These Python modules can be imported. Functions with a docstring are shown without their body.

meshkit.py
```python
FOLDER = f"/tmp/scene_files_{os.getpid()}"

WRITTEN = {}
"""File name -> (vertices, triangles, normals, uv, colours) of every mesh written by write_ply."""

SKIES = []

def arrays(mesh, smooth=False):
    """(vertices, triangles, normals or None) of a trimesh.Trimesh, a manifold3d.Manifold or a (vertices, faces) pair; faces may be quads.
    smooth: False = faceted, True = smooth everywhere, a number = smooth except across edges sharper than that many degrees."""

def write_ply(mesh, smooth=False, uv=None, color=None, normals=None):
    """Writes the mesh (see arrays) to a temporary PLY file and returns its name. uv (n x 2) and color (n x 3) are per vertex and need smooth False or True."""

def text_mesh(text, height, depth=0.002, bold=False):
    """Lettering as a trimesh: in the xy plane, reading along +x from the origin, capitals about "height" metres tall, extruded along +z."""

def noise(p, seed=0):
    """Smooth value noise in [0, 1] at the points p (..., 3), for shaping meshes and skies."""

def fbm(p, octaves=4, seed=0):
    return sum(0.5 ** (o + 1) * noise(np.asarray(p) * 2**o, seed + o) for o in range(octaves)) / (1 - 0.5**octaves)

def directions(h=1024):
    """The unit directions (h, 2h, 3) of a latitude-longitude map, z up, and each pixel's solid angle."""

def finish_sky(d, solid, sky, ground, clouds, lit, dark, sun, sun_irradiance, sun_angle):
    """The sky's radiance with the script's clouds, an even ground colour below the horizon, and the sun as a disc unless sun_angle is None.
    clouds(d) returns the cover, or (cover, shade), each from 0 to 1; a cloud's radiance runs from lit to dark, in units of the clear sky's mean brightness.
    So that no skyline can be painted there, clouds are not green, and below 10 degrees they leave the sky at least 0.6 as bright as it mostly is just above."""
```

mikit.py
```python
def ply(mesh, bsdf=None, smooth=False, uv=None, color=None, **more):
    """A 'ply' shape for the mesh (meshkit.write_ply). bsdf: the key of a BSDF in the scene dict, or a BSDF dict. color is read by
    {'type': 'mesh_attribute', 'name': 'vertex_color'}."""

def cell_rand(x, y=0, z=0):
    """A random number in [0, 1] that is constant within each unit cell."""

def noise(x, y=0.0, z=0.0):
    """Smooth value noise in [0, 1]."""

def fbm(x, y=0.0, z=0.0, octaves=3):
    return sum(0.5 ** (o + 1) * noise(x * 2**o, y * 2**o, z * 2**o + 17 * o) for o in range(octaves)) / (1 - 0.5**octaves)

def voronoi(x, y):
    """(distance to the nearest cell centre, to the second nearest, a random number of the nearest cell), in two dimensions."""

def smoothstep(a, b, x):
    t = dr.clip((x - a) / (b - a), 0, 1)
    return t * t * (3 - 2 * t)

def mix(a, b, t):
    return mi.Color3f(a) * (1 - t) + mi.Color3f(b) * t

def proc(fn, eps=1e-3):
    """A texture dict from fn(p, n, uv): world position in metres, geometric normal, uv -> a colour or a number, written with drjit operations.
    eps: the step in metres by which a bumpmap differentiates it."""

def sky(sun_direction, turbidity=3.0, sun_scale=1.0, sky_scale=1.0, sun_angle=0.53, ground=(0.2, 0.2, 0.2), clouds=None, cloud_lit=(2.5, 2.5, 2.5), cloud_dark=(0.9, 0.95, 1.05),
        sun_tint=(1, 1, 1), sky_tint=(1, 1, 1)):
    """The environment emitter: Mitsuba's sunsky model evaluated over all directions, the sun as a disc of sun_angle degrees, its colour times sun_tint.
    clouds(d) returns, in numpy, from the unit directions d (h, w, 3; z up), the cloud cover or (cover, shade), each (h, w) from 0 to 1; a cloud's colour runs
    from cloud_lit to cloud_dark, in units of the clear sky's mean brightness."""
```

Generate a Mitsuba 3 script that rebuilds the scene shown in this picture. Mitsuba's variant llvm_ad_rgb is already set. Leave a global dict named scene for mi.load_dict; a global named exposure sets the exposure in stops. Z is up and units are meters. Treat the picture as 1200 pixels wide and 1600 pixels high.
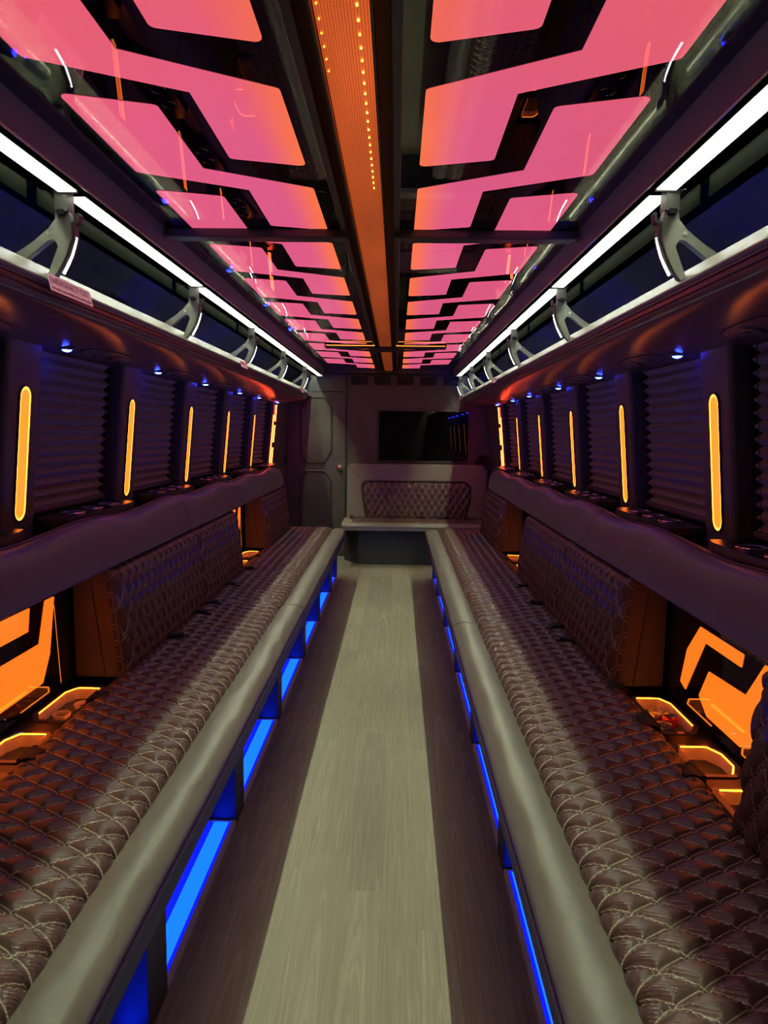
import math, random
import numpy as np, trimesh, shapely.geometry as sg, shapely.affinity as sa
import drjit as dr, mitsuba as mi
import mikit, meshkit
from mikit import proc, noise, fbm, cell_rand, smoothstep, mix

# ---------------------------------------------------------------- camera, exposure, lamp strengths
exposure = 0.0
F, H, CX, ROLL, YAW, PITCH = 1109.0, 1.37, 0.095, math.radians(0.7), 0.016549, 0.112450
fw = np.array([-math.sin(YAW) * math.cos(PITCH), math.cos(YAW) * math.cos(PITCH), -math.sin(PITCH)])
rt = np.cross(fw, [0, 0, 1]); rt /= np.linalg.norm(rt); up = np.cross(rt, fw)
up = -rt * math.sin(ROLL) + up * math.cos(ROLL)
T = mi.ScalarTransform4f
eye = np.array([CX, 0, H])
scene, labels = {}, {}
scene['camera'] = {'type': 'perspective', 'fov': 2 * math.degrees(math.atan(600 / F)), 'fov_axis': 'x', 'near_clip': 0.02, 'far_clip': 60.0,
                   'to_world': T().look_at(origin=eye.tolist(), target=(eye + fw).tolist(), up=up.tolist())}
ADDED_SLOT = (245, 280, 168)          # hidden emitters added to the two white strips for their beamed light
WHITE_FACE = (3.1, 3.4, 2.6)       # their visible diffusers
BRACKET_LED = (5.0, 5.5, 5.6)
ORANGE_SLOT = (3.2, 0.36, 0.022)
ORANGE_EDGE = (3.0, 0.95, 0.14)
ORANGE_PANEL = (1.7, 0.21, 0.012)
WELL_RING = (5.0, 1.1, 0.10)
BLUE_STEP = (0.010, 0.25, 12.0)
BLUE_DOT = (0.9, 2.2, 130.0)
RACK_BLUE = (0.2, 0.4, 420.0)
PINK = 1.0

# ---------------------------------------------------------------- helpers
UP = {}
ORD = ['first', 'second', 'third', 'fourth', 'fifth', 'sixth', 'seventh', 'eighth', 'ninth', 'tenth', 'eleventh', 'twelfth']
SIDE = {-1: 'left', 1: 'right'}

def numbered(name):
    k = UP.get(name, -1) + 1
    UP[name] = k
    return name if k == 0 else f'{name}_{k:03d}'

def thing(name, label, cat, group=None, kind=None):
    key = numbered(name)
    labels[key] = {'label': label}
    if cat: labels[key]['category'] = cat
    if group: labels[key]['group'] = group
    if kind: labels[key]['kind'] = kind
    return key

def lamp(rgb, weight=1.0):
    d = {'type': 'area', 'radiance': rgb if isinstance(rgb, dict) else {'type': 'rgb', 'value': list(map(float, rgb))}}
    if weight != 1.0: d['sampling_weight'] = float(weight)
    return d

def put(name, mesh, bsdf, parent=None, smooth=30, uv=None, emit=None, label=None, weight=1.0, kind=None):
    key = numbered((parent + '__' if parent else '') + name)
    d = mesh if isinstance(mesh, dict) else mikit.ply(mesh, bsdf, smooth=smooth, uv=uv)
    if emit is not None: d = {**d, 'emitter': lamp(emit, weight)}
    scene[key] = d
    if label or kind:
        labels[key] = {k: v for k, v in (('label', label), ('kind', kind)) if v}
    return key

def part(t, name, mesh, bsdf, **kw): return put(name, mesh, bsdf, parent=t, **kw)

def cat(*ms): return trimesh.util.concatenate([m for m in ms if m is not None])

def fix(v, f):
    m = trimesh.Trimesh(np.asarray(v, float), np.asarray(f), process=False)
    if m.volume < 0: m.invert()
    return m

def prism(poly, h0, h1, axis, s=1):
    """Extrude a 2D polygon along an axis. axis 'y': (a, z) with x = s*a; 'z': (a, y) with x = s*a; 'x': (y, z) from a=h0 to a=h1 with x = s*a."""
    if not isinstance(poly, (sg.Polygon, sg.MultiPolygon)): poly = sg.Polygon(poly)
    if not poly.is_valid: poly = poly.buffer(0)
    out = []
    for g in getattr(poly, 'geoms', [poly]):
        m = trimesh.creation.extrude_polygon(g, h1 - h0, engine='earcut')
        a, b, c = m.vertices.T
        c = c + h0
        v = {'y': (s * a, c, b), 'z': (s * a, b, c), 'x': (s * c, a, b)}[axis]
        out.append(fix(np.stack(v, 1), m.faces))
    return cat(*out)

def box(a0, a1, y0, y1, z0, z1, s=1, ch=0.0, axis='y'):
    if ch <= 0:
        m = trimesh.creation.box([a1 - a0, y1 - y0, z1 - z0]); m.apply_translation([s * (a0 + a1) / 2, (y0 + y1) / 2, (z0 + z1) / 2]); return m
    if axis == 'y': return prism(sg.box(a0 + ch, z0 + ch, a1 - ch, z1 - ch).buffer(ch, quad_segs=2), y0, y1, 'y', s)
    if axis == 'z': return prism(sg.box(a0 + ch, y0 + ch, a1 - ch, y1 - ch).buffer(ch, quad_segs=2), z0, z1, 'z', s)
    return prism(sg.box(y0 + ch, z0 + ch, y1 - ch, z1 - ch).buffer(ch, quad_segs=2), a0, a1, 'x', s)

def rounded(pts, r): return sg.Polygon(pts).buffer(-r, quad_segs=4).buffer(r, quad_segs=4)

def sweep(profile, ys, s=1, mod=None, caps=True):
    """A closed (a, z) profile swept along y; mod(y, pts) reshapes a station."""
    P = np.asarray(profile, float); n = len(P); V = []
    for y in ys:
        q = mod(y, P.copy()) if mod else P
        V.append(np.stack([s * q[:, 0], np.full(n, y), q[:, 1]], 1))
    V = np.concatenate(V); Fc = []
    k = np.arange(n); k2 = (k + 1) % n
    for i in range(len(ys) - 1):
        a, b = i * n, (i + 1) * n
        Fc += [np.stack([a + k, a + k2, b + k2], 1), np.stack([a + k, b + k2, b + k], 1)]
    if caps:
        c0 = len(V); V = np.vstack([V, V[:n].mean(0), V[-n:].mean(0)])
        Fc += [np.stack([k2, k, np.full(n, c0)], 1), np.stack([(len(ys) - 1) * n + k, (len(ys) - 1) * n + k2, np.full(n, c0 + 1)], 1)]
    return fix(V, np.concatenate(Fc))

def dense(pts, n):
    """A smooth closed curve through the points (Catmull-Rom)."""
    P = np.asarray(pts, float); m = len(P); out = []
    for i in range(m):
        p0, p1, p2, p3 = P[(i - 1) % m], P[i], P[(i + 1) % m], P[(i + 2) % m]
        for t in np.linspace(0, 1, n, endpoint=False):
            out.append(0.5 * ((2 * p1) + (-p0 + p2) * t + (2 * p0 - 5 * p1 + 4 * p2 - p3) * t * t + (-p0 + 3 * p1 - 3 * p2 + p3) * t ** 3))
    return np.array(out)

def tube(path, r, n=8, closed=False):
    P = np.asarray(path, float); m = len(P)
    t = np.gradient(P, axis=0) if not closed else np.roll(P, -1, 0) - np.roll(P, 1, 0)
    t /= np.linalg.norm(t, axis=1, keepdims=True)
    ref = np.array([0, 0, 1.0]) if abs(t[:, 2]).mean() < 0.8 else np.array([0, 1.0, 0])
    u = np.cross(t, ref); u /= np.linalg.norm(u, axis=1, keepdims=True); w = np.cross(t, u)
    ang = np.arange(n) * 2 * np.pi / n
    V = (P[:, None] + r * (np.cos(ang)[None, :, None] * u[:, None] + np.sin(ang)[None, :, None] * w[:, None])).reshape(-1, 3)
    k = np.arange(n); k2 = (k + 1) % n; Fc = []
    for i in range(m if closed else m - 1):
        a, b = i * n, ((i + 1) % m) * n
        Fc += [np.stack([a + k, a + k2, b + k2], 1), np.stack([a + k, b + k2, b + k], 1)]
    if not closed:
        c0 = len(V); V = np.vstack([V, P[0], P[-1]])
        Fc += [np.stack([k2, k, np.full(n, c0)], 1), np.stack([(m - 1) * n + k, (m - 1) * n + k2, np.full(n, c0 + 1)], 1)]
    return fix(V, np.concatenate(Fc))

def lathe(rz, n=24):
    return trimesh.creation.revolve(np.asarray(rz, float), sections=n)

def place(m, loc, rot=None):
    m = m.copy()
    if rot is not None: m.apply_transform(trimesh.transformations.rotation_matrix(math.radians(rot[0]), rot[1]))
    m.apply_translation(loc); return m

def ring_poly(poly, w): return poly.difference(poly.buffer(-w))

def grid(P, uv):
    """An (n, m, 3) grid of points as an open sheet with uv (n, m, 2)."""
    n, m = P.shape[:2]
    i, j = np.meshgrid(np.arange(n - 1), np.arange(m - 1), indexing='ij')
    a = (i * m + j).ravel()
    f = np.vstack([np.stack([a, a + m, a + m + 1], 1), np.stack([a, a + m + 1, a + 1], 1)])
    return trimesh.Trimesh(P.reshape(-1, 3), f, process=False), uv.reshape(-1, 2)

def flat_uv(m):
    v = m.vertices[:, :2]
    return (v - v.min(0)) / (v.max(0) - v.min(0))

PU, PV = 0.12, 0.0715
def quilt_height(u, v, h):
    s, t = u / PU + v / PV, u / PU - v / PV
    ds, dt = np.abs(s - np.round(s)), np.abs(t - np.round(t))
    m = np.minimum(ds, dt)
    return h * (1 - np.exp(-m * 7.5)) - 0.35 * h * np.exp(-(np.maximum(ds, dt) / 0.09) ** 2)

# ---------------------------------------------------------------- materials
def rgb(c): return {'type': 'rgb', 'value': list(c)}
def prin(c, rough, spec=0.5, **k): return {'type': 'principled', 'base_color': c if isinstance(c, dict) else rgb(c), 'roughness': rough, 'specular': spec, **k}
def two(b): return {'type': 'twosided', 'bsdf': b}
def bumped(b, fn, scale, eps=1e-3): return {'type': 'bumpmap', 'arbitrary': proc(fn, eps), 'scale': scale, 'bsdf': b}

def oak(p, n, uv):
    w = 0.1025
    i = dr.floor((p.x + 0.4435) / w)
    off = cell_rand(i, 7) * 1.1
    j = dr.floor((p.y + off) / 1.12)
    r, r2 = cell_rand(i, j, 3), cell_rand(i, j, 5)
    fx = (p.x + 0.4435) / w - i - 0.5
    fy = (p.y + off) / 1.12 - j
    arch = dr.abs(fx + (r2 - 0.5) * 0.5) * 2.2
    rings = noise((arch * arch * 2.2 + fy * 2.2 + noise(p.x * 30, p.y * 2.2, r * 50) * 0.7) * 9.0, r * 90)
    fine = noise(p.x * 420, p.y * 9, r * 30)
    g = smoothstep(0.45, 0.95, rings) * dr.select(r2 > 0.45, 0.42, 0.14) + smoothstep(0.45, 0.95, fine) * 0.34 - smoothstep(0.5, 1.0, noise(p.x * 260, p.y * 4, r * 11 + 5)) * 0.25
    c = mix((0.235, 0.205, 0.160), (0.205, 0.185, 0.150), r)
    c = c * (0.93 + 0.14 * r2)
    c = mix(c, (0.34, 0.31, 0.245), g)
    return c * (0.9 + 0.2 * noise(p.x * 3.1, p.y * 1.7))

def thread(uv):
    s, t = uv.x / PU + uv.y / PV, uv.x / PU - uv.y / PV
    D = 1.0 / math.sqrt(1 / PU ** 2 + 1 / PV ** 2)
    out = mi.Float(0)
    for a, b in ((s, t), (t, s)):
        d = dr.abs(a - dr.round(a)) * D
        line = 1 - smoothstep(0.0005, 0.0012, dr.abs(d - 0.0038))
        dash = b * 14.0
        out = dr.maximum(out, line * dr.select(dash - dr.floor(dash) < 0.78, 1.0, 0.25))
    return out

def quilt_color(p, n, uv): return mix((0.074, 0.042, 0.041), (0.42, 0.37, 0.30), thread(uv) * 0.8)
def quilt_bump(p, n, uv):
    a = (uv.y + uv.x * 0.42) / 0.0062
    return 0.5 + 0.5 * dr.sin(a * 6.2832)
def leather_bump(p, n, uv):
    return noise(p.x * 420, p.y * 420, p.z * 420) * 0.5 + fbm(p.x * 26, p.y * 19, p.z * 26) * 3.0
def leather_color(p, n, uv): return mix((0.100, 0.092, 0.082), (0.125, 0.116, 0.104), fbm(p.x * 12, p.y * 7, p.z * 12))
def perf_color(p, n, uv):
    fx, fz = (p.x + p.y) / 0.006, p.z / 0.006
    dx, dz = fx - dr.floor(fx) - 0.5, fz - dr.floor(fz) - 0.5
    return mix((0.016, 0.013, 0.012), (0.105, 0.085, 0.075), smoothstep(0.18, 0.28, dr.sqrt(dx * dx + dz * dz)))
def sheet_bump(p, n, uv): return fbm(p.x * 2.2, p.y * 1.3, 4.0) * smoothstep(2.2, 3.4, p.y) * smoothstep(0.5, 0.68, dr.abs(p.x))
def ribbed(p, n, uv): return 0.5 + 0.5 * dr.sin(p.y * 6.2832 / 0.007)

scene.update({
    'oak': two(bumped(prin(proc(oak), 0.42, 0.35), lambda p, n, uv: noise(p.x * 420, p.y * 9, 2), 0.00025)),
    'leather': two(bumped(prin(proc(leather_color), 0.40, 0.5), leather_bump, 0.00035)),
    'leather_lit_copy': two(prin((0.19, 0.175, 0.15), 0.42, 0.5)),  # same leather, lightened in colour to stand in for light on the rear bench
    'leather_quilt': two(bumped(prin(proc(quilt_color), 0.28, 0.75), quilt_bump, 0.00060)),
    'leather_perforated': two(prin(proc(perf_color), 0.5, 0.4)),
    'leather_brown': two(prin((0.085, 0.062, 0.052), 0.45, 0.45)),
    'vinyl_black': two(prin((0.028, 0.027, 0.030), 0.5, 0.4)),
    'vinyl_ribbed': two(bumped(prin((0.13, 0.13, 0.16), 0.40, 0.4), ribbed, 0.0008)),
    'vinyl_wall': two(prin((0.082, 0.072, 0.070), 0.42, 0.4)),
    'vinyl_pillar': two(prin((0.075, 0.068, 0.072), 0.42, 0.45)),
    'vinyl_rack': two(prin((0.10, 0.085, 0.085), 0.36, 0.5)),
    'vinyl_lip': two(prin((0.135, 0.125, 0.115), 0.34, 0.5)),
    'vinyl_gloss': two(prin((0.085, 0.06, 0.062), 0.24, 0.8)),
    'rack_lining': two(prin((0.02, 0.02, 0.024), 0.6, 0.3)),
    'slot_black': two({'type': 'diffuse', 'reflectance': rgb((0.0015, 0.0015, 0.0015))}),  # near black, so added baffles and header throw back no stray light
    'base_paint': two(prin((0.042, 0.042, 0.047), 0.5, 0.4)),
    'shade_fabric': two(prin((0.20, 0.185, 0.20), 0.55, 0.4)),
    'acrylic_black': two(bumped({'type': 'plastic', 'diffuse_reflectance': rgb((0.004, 0.003, 0.003)), 'int_ior': 1.75}, sheet_bump, 0.008, 4e-3)),
    'acrylic_lit': two({'type': 'plastic', 'diffuse_reflectance': rgb((0.10, 0.08, 0.08)), 'int_ior': 1.6}),
    'tray_black': two({'type': 'roughplastic', 'diffuse_reflectance': rgb((0.012, 0.012, 0.013)), 'int_ior': 1.6, 'alpha': 0.12}),
    'screen_glass': two({'type': 'plastic', 'diffuse_reflectance': rgb((0.002, 0.002, 0.002)), 'int_ior': 1.7}),
    'black': two(prin((0.010, 0.010, 0.011), 0.5, 0.4)),
    'trim_dark': two(prin((0.035, 0.028, 0.035), 0.35, 0.5)),
    'chrome': two(prin((0.85, 0.84, 0.82), 0.13, 0.5, metallic=1.0)),
    'metal_dull': two(prin((0.42, 0.40, 0.38), 0.32, 0.5, metallic=1.0)),
    'bracket_plastic': two(prin((0.13, 0.13, 0.115), 0.42, 0.4)),
    'sticker': two(prin((0.95, 0.52, 0.68), 0.4, 0.4)),
    'sticker_ink': two(prin((0.20, 0.012, 0.03), 0.5, 0.3)),
    'lens_blue': two(prin((0.04, 0.07, 0.5), 0.25, 0.5)),
    'lens_white': two(prin((0.7, 0.7, 0.7), 0.4, 0.4)),
    'lens_orange': two(prin((0.7, 0.35, 0.1), 0.4, 0.4)),
    'well_white': two(prin((0.62, 0.50, 0.42), 0.35, 0.5)),
    'frame_pale': two(prin((0.62, 0.56, 0.52), 0.4, 0.4)),
    'webbing': two(prin((0.018, 0.018, 0.02), 0.6, 0.3)),
    'can_blue': two(prin((0.05, 0.10, 0.42), 0.25, 0.5, metallic=0.7)),
    'can_red': two(prin((0.55, 0.05, 0.05), 0.25, 0.5, metallic=0.5)),
    'mesh_dark': two(prin((0.20, 0.07, 0.02), 0.5, 0.4)),
    'thread_tan': two(prin((0.40, 0.36, 0.30), 0.6, 0.3)),
})

Y0, Y1 = -0.75, 7.78           # inside of the front and rear ends
def wall_a(z): return 1.117 - 0.095 * (z - 1.08)      # pillar faces lean in towards the roof
PIL = [2.245 + 0.9075 * k for k in range(-2, 6)]       # pillars along the bus
PIL = [y for y in PIL if y < 7.2]

# ---------------------------------------------------------------- shell
fl = put('floor', box(-1.2, 1.2, Y0 - 0.06, Y1 + 0.06, -0.06, -0.004), 'black', kind='structure')
random.seed(5)
def tone(i, j):                       # the same cell hash as the material, so ends and edges agree
    def h(x, y, z):
        x, y, z = (int(math.floor(v)) + 1000000 for v in (x, y, z)); M = 0xFFFFFFFF
        q = (x * 374761393 + y * 668265263 + z * 2147483647) & M
        q = ((q ^ (q >> 13)) * 1274126177) & M
        return ((q ^ (q >> 16)) & 0xFFFFFF) / 16777215.0
    return h(i, j, 0)
for i in range(0, 9):
    off = tone(i, 7) * 1.1
    x0, x1 = -0.4435 + 0.1025 * i, -0.4435 + 0.1025 * (i + 1)
    if i == 8: x1 = 0.462
    if i == 0: x0 = -0.462
    j = math.floor((Y0 + off) / 1.12)
    while j * 1.12 - off < Y1:
        a, b = max(Y0, j * 1.12 - off), min(Y1, (j + 1) * 1.12 - off)
        if b - a > 0.02:
            part(fl, 'plank', box(x0 + 0.0001, x1 - 0.0001, a + 0.0001, b - 0.0001, -0.006, 0.0), 'oak', smooth=False)
        j += 1
for s in (-1, 1):
    part(fl, 'edge_board', box(0.463, 1.16, Y0, 6.62, -0.006, 0.0, s), 'vinyl_black', smooth=False)
    part(fl, 'edge_board', box(0.463, 1.16, 6.62, Y1, -0.006, 0.0, s), 'oak', smooth=False)

roof = [(-1.24, 1.60), (-1.20, 1.86), (-1.05, 2.04), (-0.8, 2.12), (0, 2.15), (0.8, 2.12), (1.05, 2.04), (1.20, 1.86), (1.24, 1.60)]
inn = [(x * 0.955, z - 0.045) if z > 1.7 else (x * 0.955, z) for x, z in roof]
ceil = put('ceiling', prism(sg.Polygon(roof + inn[::-1]), Y0 - 0.05, Y1 + 0.06, 'y'), 'rack_lining', kind='structure')
for s in (-1, 1):
    w = put(f'wall_{SIDE[s]}', prism([(1.19, 0), (1.24, 0), (1.24, 1.64), (1.185, 1.64)], Y0 - 0.05, Y1 + 0.06, 'y', s), 'rack_lining', kind='structure')
    part(w, 'lower_lining', prism([(1.10, 0.0), (1.19, 0.0), (1.19, 1.03), (1.10, 1.0)], Y0, 6.62, 'y', s), 'vinyl_black', smooth=False)
    part(w, 'lower_lining', prism([(1.10, 0.0), (1.19, 0.0), (1.19, 1.03), (1.10, 1.0)], 6.62, Y1, 'y', s), 'vinyl_wall', smooth=False)
    for y in PIL:
        # a padded upright with rounded long edges, following the lean of the wall
        pl = rounded([(y - 0.105, 0), (y + 0.105, 0), (y + 0.105, 0.075), (y - 0.105, 0.075)], 0.018)
        m = trimesh.creation.extrude_polygon(pl, 0.69, engine='earcut')
        yy, d, z = m.vertices.T
        z = z + 0.99
        m = fix(np.stack([s * (wall_a(1.08) - 0.095 * (z - 1.08) + 0.0 + d), yy, z], 1), m.faces)
        part(w, 'pillar', m, 'vinyl_pillar', smooth=35)
    # panel between the last pillar and the rear wall
    part(w, 'rear_quarter_panel', prism([(wall_a(1.0), 1.0), (1.19, 1.0), (1.185, 1.66), (wall_a(1.66), 1.66)], PIL[-1] + 0.107, Y1, 'y', s), 'vinyl_wall', smooth=False)
put('wall_front', box(-1.2, 1.2, Y0 - 0.06, Y0, 0, 2.1), 'vinyl_wall', kind='structure', smooth=False)
rear = put('wall_rear', box(-1.2, 1.2, Y1, Y1 + 0.07, 0, 2.1), 'vinyl_wall', kind='structure', smooth=False)

# ---------------------------------------------------------------- pillar lights
NP = len(PIL)
for s in (-1, 1):
    vis = [y for y in PIL if y > 2.0]
    for y in PIL:
        last = y > 6.5
        rank = vis.index(y) if y in vis else None
        if rank is None: continue
        if last: lab = f'two thin broken orange light lines on the {SIDE[s]} pillar nearest the rear wall'
        else: lab = f'tall orange slot light on the {SIDE[s]} wall, {ORD[rank]} counted from the camera end'
        t = thing('pillar_light', lab, 'light', 'orange lights on the window pillars')
        def onpillar(poly, d0, d1):
            g = trimesh.creation.extrude_polygon(poly, d1 - d0, engine='earcut')
            yy, z, d = g.vertices.T
            return fix(np.stack([s * (wall_a(1.08) - 0.095 * (z - 1.08) - d - d0), yy, z], 1), g.faces)
        if not last:
            yc = y + 0.002
            outer = sg.LineString([(yc, 1.105), (yc, 1.465)]).buffer(0.034, quad_segs=8)
            core = outer.buffer(-0.009)
            part(t, 'bezel', onpillar(outer.buffer(0.006).difference(outer), -0.004, 0.004), 'trim_dark')
            part(t, 'edge_glow', onpillar(outer.difference(core), -0.002, 0.002), 'lens_orange', emit=ORANGE_EDGE, weight=0.6)
            part(t, 'lens', onpillar(core, -0.002, 0.0015), 'lens_orange', emit=ORANGE_SLOT, weight=1.0)
        else:
            back = sg.Polygon([(y - 0.085, 1.04), (y + 0.09, 1.04), (y + 0.09, 1.63), (y - 0.085, 1.63)])
            part(t, 'backing_panel', onpillar(back, 0.0005, 0.006), 'acrylic_lit' if False else 'tray_black')
            segs = [((-0.055, 1.08), (-0.055, 1.50), 0.0175)] + [((0.050, a), (0.050, b), 0.0225) for a, b in ((1.065, 1.185), (1.28, 1.40), (1.48, 1.59))]
            for p, q, r in segs:
                lp = sg.LineString([(y + p[0], p[1]), (y + q[0], q[1])]).buffer(r, cap_style='square' if r > 0.022 else 'round')
                part(t, 'lens', onpillar(lp, 0.006, 0.013), 'lens_orange', emit=(13.0, 0.85, 0.20), weight=0.4)

# ---------------------------------------------------------------- window shades
for s in (-1, 1):
    gaps = [(PIL[i], PIL[i + 1]) for i in range(len(PIL) - 1) if PIL[i + 1] > 1.6]
    for n, (ya, yb) in enumerate(gaps):
        far = ['between the nearest pair of pillars', 'behind the first tray in full view', 'third from the camera end', 'fourth from the camera end', 'fifth from the camera end', 'in the window next to the rear']
        t = thing('window_shade', f'black pleated window shade on the {SIDE[s]} wall, {far[min(n, 5)]}', 'window shade', 'pleated window shades')
        a, b = ya + 0.108, yb - 0.160
        zs = np.arange(1.095, 1.67, 0.019)
        top = [(wall_a(z) + 0.052 + (0.013 if i % 2 else -0.013), z) for i, z in enumerate(zs)]
        bot = [(x + 0.003, z) for x, z in top][::-1]
        part(t, 'pleated_fabric', prism(top + bot, a, b, 'y', s), 'shade_fabric', smooth=False)
        part(t, 'bottom_rail', box(wall_a(1.08) + 0.030, wall_a(1.08) + 0.066, a, b, 1.075, 1.094, s, 0.004), 'trim_dark')
        part(t, 'cord', tube([(s * (wall_a(z) + 0.036), b - 0.035, z) for z in (1.09, 1.3, 1.66)], 0.0013, 5), 'webbing')
        part(t, 'side_channel', box(1.165, 1.19, b + 0.02, b + 0.05, 1.04, 1.66, s), 'black', smooth=False)

# ---------------------------------------------------------------- cup holder trays on the ledge
for s in (-1, 1):
    n = 0
    for ya, yb in zip(PIL[:-1], PIL[1:]):
        if yb < 1.5: continue
        y0, y1 = ya + 0.112, yb - 0.135
        if yb < 2.3: lab = f'black cup holder tray at the camera end of the {SIDE[s]} window ledge'
        else: lab = f'black cup holder tray with chrome rings, under the {ORD[n]} whole shade on the {SIDE[s]}'; n += 1
        t = thing('cup_holder_tray', lab, 'tray', 'cup holder trays under the windows')
        base = rounded([(1.012, y0), (1.155, y0), (1.155, y1), (1.03, y1), (1.012, y1 - 0.06)], 0.008)
        cups = [y0 + (y1 - y0) * f for f in (0.28, 0.52, 0.76)]
        pl = base
        for c in cups: pl = pl.difference(sg.Point(1.078, c).buffer(0.036, quad_segs=8))
        part(t, 'tray_top', prism(pl, 1.036, 1.064, 'z', s), 'tray_black', smooth=30)
        for c in cups:
            rg = place(lathe([(0.0335, 0), (0.0365, 0.003), (0.041, 0.003), (0.043, 0.0), (0.041, -0.002), (0.0335, -0.002), (0.0335, 0)], 24), (s * 1.078, c, 1.0655))
            k = part(t, 'cup_ring', rg, 'chrome', smooth=40)
            part(k, 'cup_liner', place(lathe([(0.036, 0), (0.031, -0.05), (0.0, -0.05)], 20), (s * 1.078, c, 1.063)), 'tray_black', smooth=40)

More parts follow.
